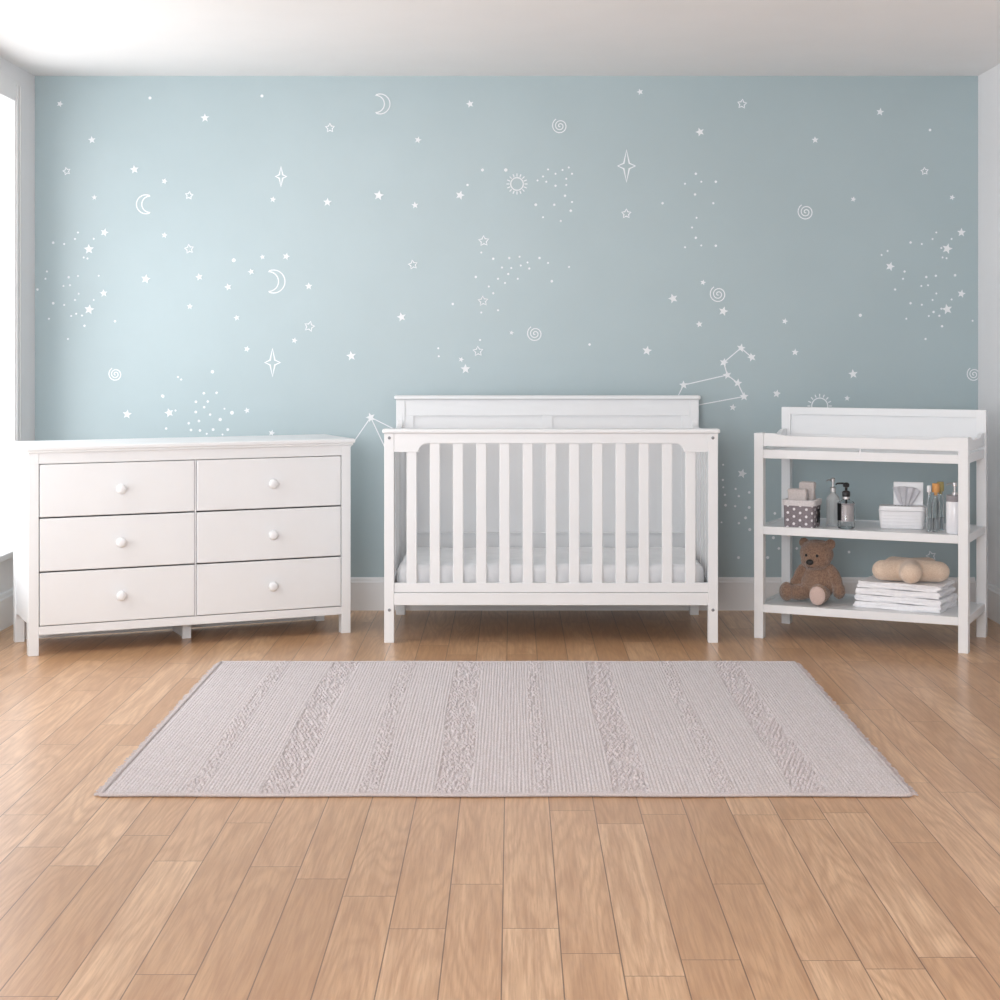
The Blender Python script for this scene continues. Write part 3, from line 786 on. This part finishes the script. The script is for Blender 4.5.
def folded_slab(lx, ly, h, r=None, seed=0, nlay=2):
    """a cloth folded over: rounded at one side, layered at the other"""
    rr = random.Random(seed); bm = bm_new(); th = h/nlay*0.98
    # zigzag path in x-z, swept along y
    path = []; NXs = 26
    for L0 in range(nlay):
        zc_ = th/2 + L0*h/nlay
        xs_ = np.linspace(0, 1, NXs)
        if L0 % 2: xs_ = xs_[::-1]
        sh = rr.uniform(-0.004, 0.004)
        for t_ in xs_: path.append((-lx/2 + 0.006 + t_*(lx-0.012) + (sh if 0 < t_ < 1 else sh*0.5), zc_ + 0.0005*math.sin(t_*9+L0*0.6+seed)))
        if L0 < nlay-1:
            ex_ = path[-1][0]; sg = 1 if L0 % 2 == 0 else -1
            for a in (-60, -20, 20, 60): path.append((ex_ + sg*(h/nlay/2)*math.cos(R(a)), zc_ + h/nlay/2 + (h/nlay/2)*math.sin(R(a))))
    n = len(path); NY = 18
    up, dn = [], []
    for i, (x, z) in enumerate(path):
        a = path[max(i-1, 0)]; b = path[min(i+1, n-1)]
        dx, dz = b[0]-a[0], b[1]-a[1]; l = math.hypot(dx, dz) or 1
        up.append((x-dz/l*th*0.495, z+dx/l*th*0.495)); dn.append((x+dz/l*th*0.495, z-dx/l*th*0.495))
    loop = up + dn[::-1]; m_ = len(loop)
    rows = []
    for j in range(NY+1):
        y = -ly/2 + ly*j/NY
        e = min(j, NY-j)/NY
        rows.append([bm.verts.new((x + 0.0032*math.sin(y*31+z*240+seed*1.7) + 0.0022*math.sin(y*80+z*600+seed*2), y + 0.0025*math.sin(x*23+z*310+seed)*(1 if e < 0.05 else 0.3), z + 0.0005*math.sin(y*45+x*30+seed) + 0.0003*math.sin(x*110+y*70+seed*3))) for x, z in loop])
    for A, B in zip(rows, rows[1:]):
        for i in range(m_): bm.faces.new((A[i], A[(i+1) % m_], B[(i+1) % m_], B[i]))
    h_ = m_//2
    for rw_ in (rows[0], rows[-1]):
        for i in range(h_-1): bm.faces.new((rw_[i], rw_[i+1], rw_[m_-2-i], rw_[m_-1-i]))
    zmin = min(v.co.z for v in bm.verts)
    for v in bm.verts: v.co.z -= zmin
    return bm
def washcloth(name, hx, hy, hz, label, loc, rz):
    bm = bm_new(); box(bm, -hx, hx, -hy, hy, 0, hz, min(hx, hy, hz)*0.48, 5)
    bmesh.ops.subdivide_edges(bm, edges=[e for e in bm.edges if e.calc_length() > 0.02], cuts=4, use_grid_fill=True)
    for v in bm.verts:
        v.co.x += 0.0022*math.sin(v.co.z*120+v.co.y*60); v.co.y += 0.002*math.sin(v.co.x*95+v.co.z*60)
    o = obj(name, bm, M['wash'], None, 180, loc); o.rotation_euler = (0, 0, rz)
    tag(o, label, 'washcloth', 'washcloths in the dotted basket')
    return o
washcloth('washcloth', 0.040, 0.018, 0.150, 'rounded pale washcloth standing at the front of the polka dot basket, the lower one', tl(-0.270, -0.138, ZS+0.007), R(TA))
washcloth('washcloth', 0.033, 0.019, 0.177, 'taller pale grey washcloth rising behind the lower one in the polka dot basket', tl(-0.243, -0.092, ZS+0.007), R(TA))

# ---- ribbed bottle with silver pump
b1 = thing('lotion_bottle', 'slim ribbed grey glass bottle with silver pump beside the dotted basket', 'bottle', tl(-0.146, -0.045, ZS))
bm = bm_new(); n = 48
prof = [(0.0, 0.0), (0.024, 0.0), (0.0268, 0.004), (0.0268, 0.110), (0.0258, 0.118), (0.017, 0.128), (0.011, 0.134), (0.0105, 0.144), (0.0, 0.144)]
lathe(bm, prof, n=n)
for v in bm.verts:
    rr = math.hypot(v.co.x, v.co.y)
    if rr > 0.024 and 0.006 < v.co.z < 0.112:
        pass
for k in range(16):
    a = 2*PI*k/16; box(bm, -0.0012, 0.0012, 0, 0.0014, 0.008, 0.108)
    vv = bm.verts[-8:]
    bmesh.ops.translate(bm, verts=vv, vec=(0, 0.0264, 0)); bmesh.ops.rotate(bm, verts=vv, cent=(0, 0, 0), matrix=Matrix.Rotation(a, 3, 'Z'))
obj('body', bm, M['frosted'], b1, 40)
bm = bm_new(); lathe(bm, [(0, 0.142), (0.0125, 0.142), (0.0125, 0.158), (0.009, 0.161), (0.0045, 0.162), (0.0045, 0.180), (0.0085, 0.181), (0.0090, 0.196), (0.006, 0.199), (0, 0.199)], n=24)
tube(bm, [(0, 0, 0.190), (-0.012, 0.0, 0.191), (-0.028, 0.0, 0.186)], 0.0032, 8)
obj('pump', bm, M['steel'], b1, 40)

# ---- clear dispenser with black pump
b2 = thing('soap_dispenser', 'clear square-shouldered dispenser with a black pump next to the ribbed bottle', 'soap dispenser', tl(-0.072, -0.122, ZS), R(TA))
bm = bm_new(); lathe(bm, [(0, 0), (0.031, 0), (0.0345, 0.004), (0.0345, 0.104), (0.031, 0.110), (0.016, 0.116), (0.013, 0.120), (0.013, 0.132), (0.0115, 0.132), (0.0115, 0.118), (0.029, 0.106), (0.0315, 0.102), (0.0315, 0.006), (0, 0.006)], n=36)
obj('body', bm, M['glass'], b2, 40)
bm = bm_new(); lathe(bm, [(0, 0.0300), (0.0308, 0.0300), (0.0308, 0.098), (0, 0.098)], n=32)
obj('contents', bm, M['soap'], b2, 40)
bm = bm_new(); lathe(bm, [(0.0346, 0.098), (0.0356, 0.098), (0.0356, 0.1045), (0.0346, 0.1045)], n=36); bm.faces.new
obj('rim_band', bm, M['collar'], b2, 40)
bm = bm_new()
for k in range(6):
    a0, a1 = R(203+k*8), R(203+(k+1)*8)
    rr = 0.0358
    vv = [bm.verts.new((rr*math.cos(a), rr*math.sin(a), z)) for a, z in ((a0, 0.034), (a1, 0.034), (a1, 0.104), (a0, 0.104))]
    bm.faces.new(vv)
r_ = bmesh.ops.solidify(bm, geom=bm.faces[:], thickness=0.0008)
obj('label_strip', bm, M['black'], b2, 40)
bm = bm_new(); lathe(bm, [(0, 0.130), (0.0155, 0.130), (0.0165, 0.134), (0.0165, 0.148), (0.013, 0.153), (0.0055, 0.155), (0.0055, 0.168), (0.0125, 0.170), (0.0135, 0.182), (0.008, 0.187), (0, 0.188)], n=28)
tube(bm, [(0, 0, 0.181), (-0.016, -0.002, 0.184), (-0.036, -0.005, 0.183), (-0.042, -0.006, 0.178)], [0.005, 0.004, 0.0034, 0.003], 8)
tube(bm, [(0, 0, 0.132), (0, 0, 0.098)], 0.0042, 8)
obj('pump', bm, M['black'], b2, 40)
bm = bm_new(); lathe(bm, [(0.0132, 0.120), (0.0155, 0.120), (0.0155, 0.1305), (0.0132, 0.1305)], n=28)
obj('neck_ring', bm, M['steel'], b2, 40)

# ---- wipes box, lid up, tissue pulled out
wb = thing('wipes_box', 'white wipes box with raised lid and tissue pulled out on middle shelf', 'wipes box', tl(0.134, -0.010, ZS), R(TA+9))
def solid_tub(bm, hx, hy, z0, z1, fl, r, n=6):
    rings = []
    prof = [(0, -0.004), (0.003, 0.0), (0.35*(z1-z0), fl*0.4), (0.80*(z1-z0), fl*0.85), (z1-z0, fl)]
    for z, e in prof:
        rg = []
        for cx_, cy_, a0 in ((hx-r, hy-r, 0), (-hx+r, hy-r, 90), (-hx+r, -hy+r, 180), (hx-r, -hy+r, 270)):
            for k in range(n+1):
                a = R(a0+90*k/n); rg.append(bm.verts.new((cx_+(r+e)*math.cos(a), cy_+(r+e)*math.sin(a), z0+z)))
        rings.append(rg)
    m_ = len(rings[0])
    for A, B in zip(rings, rings[1:]):
        for i in range(m_): bm.faces.new((A[i], A[(i+1) % m_], B[(i+1) % m_], B[i]))
    bm.faces.new(rings[0][::-1]); bm.faces.new(rings[-1])
    return bm
bm = solid_tub(bm_new(), 0.086, 0.050, 0, 0.072, 0.007, 0.014)
for k in range(4):
    for s_ in (-1, 1): box(bm, -0.078, 0.078, s_*0.0535-0.004, s_*0.0535+0.004, 0.014+k*0.013, 0.0165+k*0.013, 0.001)
obj('body', bm, M['plastic'], wb, 40)
bm = solid_tub(bm_new(), 0.094, 0.057, 0.072, 0.092, -0.004, 0.016)
obj('cover', bm, M['plastic'], wb, 40)
bm = bm_new(); box(bm, -0.060, 0.060, 0, 0.006, 0, 0.096, 0.0028); box(bm, -0.050, 0.050, -0.0016, 0.0005, 0.010, 0.086, 0.0008)
o = obj('lid', bm, M['plastic'], wb); o.location = (0.022, 0.030, 0.091); o.rotation_euler = (R(-6), 0, 0)
# tissue: a pleated fan
bm = bm_new(); nu, nv = 28, 14; g = []
for j in range(nv+1):
    t_ = j/nv; row = []
    for i in range(nu+1):
        s_ = i/nu*2-1
        wd_ = 0.016 + 0.040*t_**0.8
        top = 0.080*(1-0.10*s_*s_ - (0.30 if s_ > 0.72 else 0)*abs(s_-0.72)) 
        row.append(bm.verts.new((s_*wd_, 0.003*math.sin(s_*11)*(0.5+0.6*t_) + 0.008*math.sin(t_*2.2) + 0.0016*math.sin(s_*23), top*t_)))
    g.append(row)
for A, B in zip(g, g[1:]):
    for i in range(nu): bm.faces.new((A[i], A[i+1], B[i+1], B[i]))
bmesh.ops.solidify(bm, geom=bm.faces[:], thickness=0.0012)
o = obj('tissue', bm, M['tissue'], wb, 180); o.location = (0.012, -0.006, 0.0905); o.rotation_euler = (R(-3), R(3), 0)
bm = bm_new()
for k in range(5): box(bm, -0.030+k*0.013, -0.024+k*0.013, -0.016, -0.009, 0, 0.0016, 0.0005)
obj('opening', bm, M['dark'], wb, None, (0, 0, 0.0915))  # dark slabs on the closed cover, slot shade put in as colour

# ---- small bottles
def small_bottle(name, label, u, v, r, h, stop, cm, sh, sr):
    t_ = thing(name, label, 'bottle', tl(u, v, ZS), 0, 'small glass bottles by the wipes box')
    bm = bm_new()
    lathe(bm, [(0, 0), (r*0.9, 0), (r, 0.003), (r, h*0.72), (r*0.85, h*0.80), (r*0.62, h*0.86), (r*0.62, h), (r*0.48, h), (r*0.48, h*0.86), (r*0.78, h*0.79), (r*0.88, h*0.70), (r*0.88, 0.005), (0, 0.005)], n=28)
    obj('body', bm, M['glass'], t_, 40)
    bm = bm_new(); lathe(bm, [(0, h-0.012), (r*0.46, h-0.012), (r*0.47, h), (sr, h+0.0005), (sr*1.04, h+sh*0.5), (sr*0.95, h+sh), (0, h+sh)], n=24)
    obj('stopper', bm, cm, t_, 40)
    bm = bm_new(); lathe(bm, [(0, 0.0056), (r*0.86, 0.0056), (r*0.86, h*0.35), (0, h*0.35)], n=24)
    obj('contents', bm, M['liquid'], t_, 40)
    return t_
small_bottle('glass_bottle', 'thin glass bottle with a white cap right beside the wipes box', 0.263, -0.112, 0.0100, 0.160, 0, M['plastic'], 0.026, 0.0085)
small_bottle('glass_bottle', 'glass bottle with an orange stopper, between white-capped and olive-stoppered bottles', 0.286, -0.092, 0.0150, 0.158, 0, M['cork_orange'], 0.036, 0.0150)
small_bottle('glass_bottle', 'glass bottle with an olive stopper behind the white dispenser', 0.292, -0.030, 0.0150, 0.158, 0, M['cork_olive'], 0.038, 0.0140)

# ---- white ceramic dispenser
b3 = thing('lotion_dispenser', 'white ceramic dispenser with grey collar and clear pump by the front post', 'soap dispenser', tl(0.366, -0.120, ZS))
bm = bm_new(); lathe(bm, [(0, 0), (0.031, 0), (0.034, 0.004), (0.0345, 0.060), (0.034, 0.124), (0.032, 0.128), (0, 0.128)], n=40)
obj('body', bm, M['ceramic'], b3, 40)
bm = bm_new(); lathe(bm, [(0, 0.1275), (0.0325, 0.1275), (0.0335, 0.130), (0.0335, 0.150), (0.030, 0.153), (0, 0.153)], n=40)
obj('collar', bm, M['collar'], b3, 40)
bm = bm_new(); lathe(bm, [(0, 0.152), (0.012, 0.152), (0.012, 0.164), (0.0045, 0.166), (0.0045, 0.186), (0.0095, 0.188), (0.0095, 0.203), (0, 0.206)], n=24)
tube(bm, [(0, 0, 0.196), (-0.018, 0, 0.199), (-0.034, 0.0, 0.193)], 0.0036, 8)
obj('pump', bm, M['steel'], b3, 40)

# ---- teddy bear on the lower shelf
tb = thing('teddy_bear', 'brown plush teddy bear sitting on the lower shelf', 'teddy bear', tl(-0.218, -0.030, ZL+0.003), R(TA-4))
V = Vector
balls = [
 (V((0, 0.012, 0.078)), (0.074, 0.060, 0.080), ID),           # belly
 (V((0, 0.012, 0.125)), (0.054, 0.046, 0.050), ID),           # chest
 (V((-0.002, 0.000, 0.198)), (0.071, 0.060, 0.058), ID),      # head
 (V((-0.002, -0.012, 0.170)), (0.062, 0.055, 0.042), ID),     # cheeks
 (V((-0.004, -0.050, 0.162)), (0.030, 0.028, 0.023), ID),     # muzzle
 (V((-0.058, 0.002, 0.240)), (0.022, 0.013, 0.022), ID),      # ears
 (V((0.058, 0.002, 0.240)), (0.022, 0.013, 0.022), ID),
 (V((0.0, 0.0, 0.228)), (0.060, 0.045, 0.028), ID),
 (V((-0.073, 0.000, 0.105)), (0.026, 0.028, 0.055), rot('Y', 24)),   # arms
 (V((-0.090, -0.012, 0.072)), (0.023, 0.025, 0.026), ID),
 (V((0.074, 0.004, 0.100)), (0.027, 0.029, 0.062), rot('Y', -24)),
 (V((0.096, -0.002, 0.048)), (0.026, 0.028, 0.034), ID),
 (V((-0.064, -0.036, 0.036)), (0.033, 0.062, 0.033), rot('Z', -58)), # legs
 (V((-0.110, -0.066, 0.040)), (0.036, 0.030, 0.040), rot('Z', -58)),
 (V((0.040, -0.060, 0.036)), (0.033, 0.065, 0.034), rot('Z', 6)),
 (V((0.044, -0.112, 0.043)), (0.037, 0.026, 0.044), rot('Z', 6)),
]
remeshed('body', balls, M['fur'], tb, 0.004, 5, 0.0014)
for (x, y, z) in ((-0.028, -0.0555, 0.195), (0.020, -0.058, 0.195)):
    bm = bm_new(); bmesh.ops.create_uvsphere(bm, u_segments=16, v_segments=10, radius=0.0062)
    obj('eye', bm, M['black'], tb, 180, (x, y, z))
bm = bm_new(); bmesh.ops.create_uvsphere(bm, u_segments=20, v_segments=12, radius=1, matrix=Matrix.Diagonal((0.0165, 0.010, 0.0125, 1)))
obj('nose', bm, M['black'], tb, 180, (-0.006, -0.074, 0.169))
bm = bm_new(); tube(bm, [(-0.016, -0.072, 0.149), (-0.010, -0.077, 0.146), (-0.005, -0.078, 0.151), (0.0, -0.077, 0.146), (0.006, -0.073, 0.149)], 0.0010, 6)
obj('mouth_stitch', bm, M['dark'], tb, 60)
for (x, y, rz_) in ((0.0465, -0.133, 6),):
    bm = bm_new(); bmesh.ops.create_uvsphere(bm, u_segments=28, v_segments=14, radius=1, matrix=Matrix.Diagonal((0.033, 0.0105, 0.0385, 1)))
    o = obj('foot_pad', bm, M['pad'], tb, 180, (x, y, 0.041)); o.rotation_euler = (0, 0, R(rz_))
    o['label'] = 'pale pink sole pad'

# ---- folded cloths
CA = R(TA-5)
base = tl(0.146, -0.012)
names = ['bottom folded white cloth of the stack on the lower shelf', 'second folded white cloth up from the bottom of the lower shelf stack',
         'third folded white cloth up, just under the topmost cloth', 'topmost folded white cloth, directly under the beige star cushion']
z = ZL
for k in range(4):
    h = 0.0248
    bm = folded_slab(0.362-0.008*k + random.uniform(-.006, .006), 0.235-0.004*k, h, seed=k*3+1, nlay=3)
    bmesh.ops.rotate(bm, verts=bm.verts[:], cent=(0, 0, 0), matrix=Matrix.Rotation(PI, 3, 'Z'))
    zt_ = max(v.co.z for v in bm.verts)
    o = obj('folded_cloth', bm, M['cloth'], None, 50, (base[0]+random.uniform(-.003, .003), base[1]+random.uniform(-.003, .003), z)); o.rotation_euler = (0, 0, CA + random.uniform(-.02, .02))
    tag(o, names[k], 'cloth', 'folded white cloths on the lower shelf')
    z += zt_ + 0.0002

# ---- star cushion
sc_ = []
for k in range(5):
    a = -90 + 72*k - 3
    for t_ in (0.03, 0.055, 0.08, 0.10, 0.116):
        rr = 0.052 - 0.008*(t_/0.12)
        sc_.append((V((t_*math.cos(R(a)), t_*math.sin(R(a)), 0.044)), (rr, rr, rr*1.02), ID))
sc_.append((V((0, 0, 0.046)), (0.075, 0.075, 0.050), ID))
o = remeshed('star_cushion', sc_, M['starfab'], None, 0.005, 6, 0.0004)
for v in o.data.vertices: v.co.z *= 0.92
pz = min(v.co.z for v in o.data.vertices)
o.location = (base[0]+0.014, base[1]-0.036, z-pz+0.0003); o.rotation_euler = (0, 0, R(-10))
tag(o, 'plump beige star cushion on the folded white cloths', 'cushion')
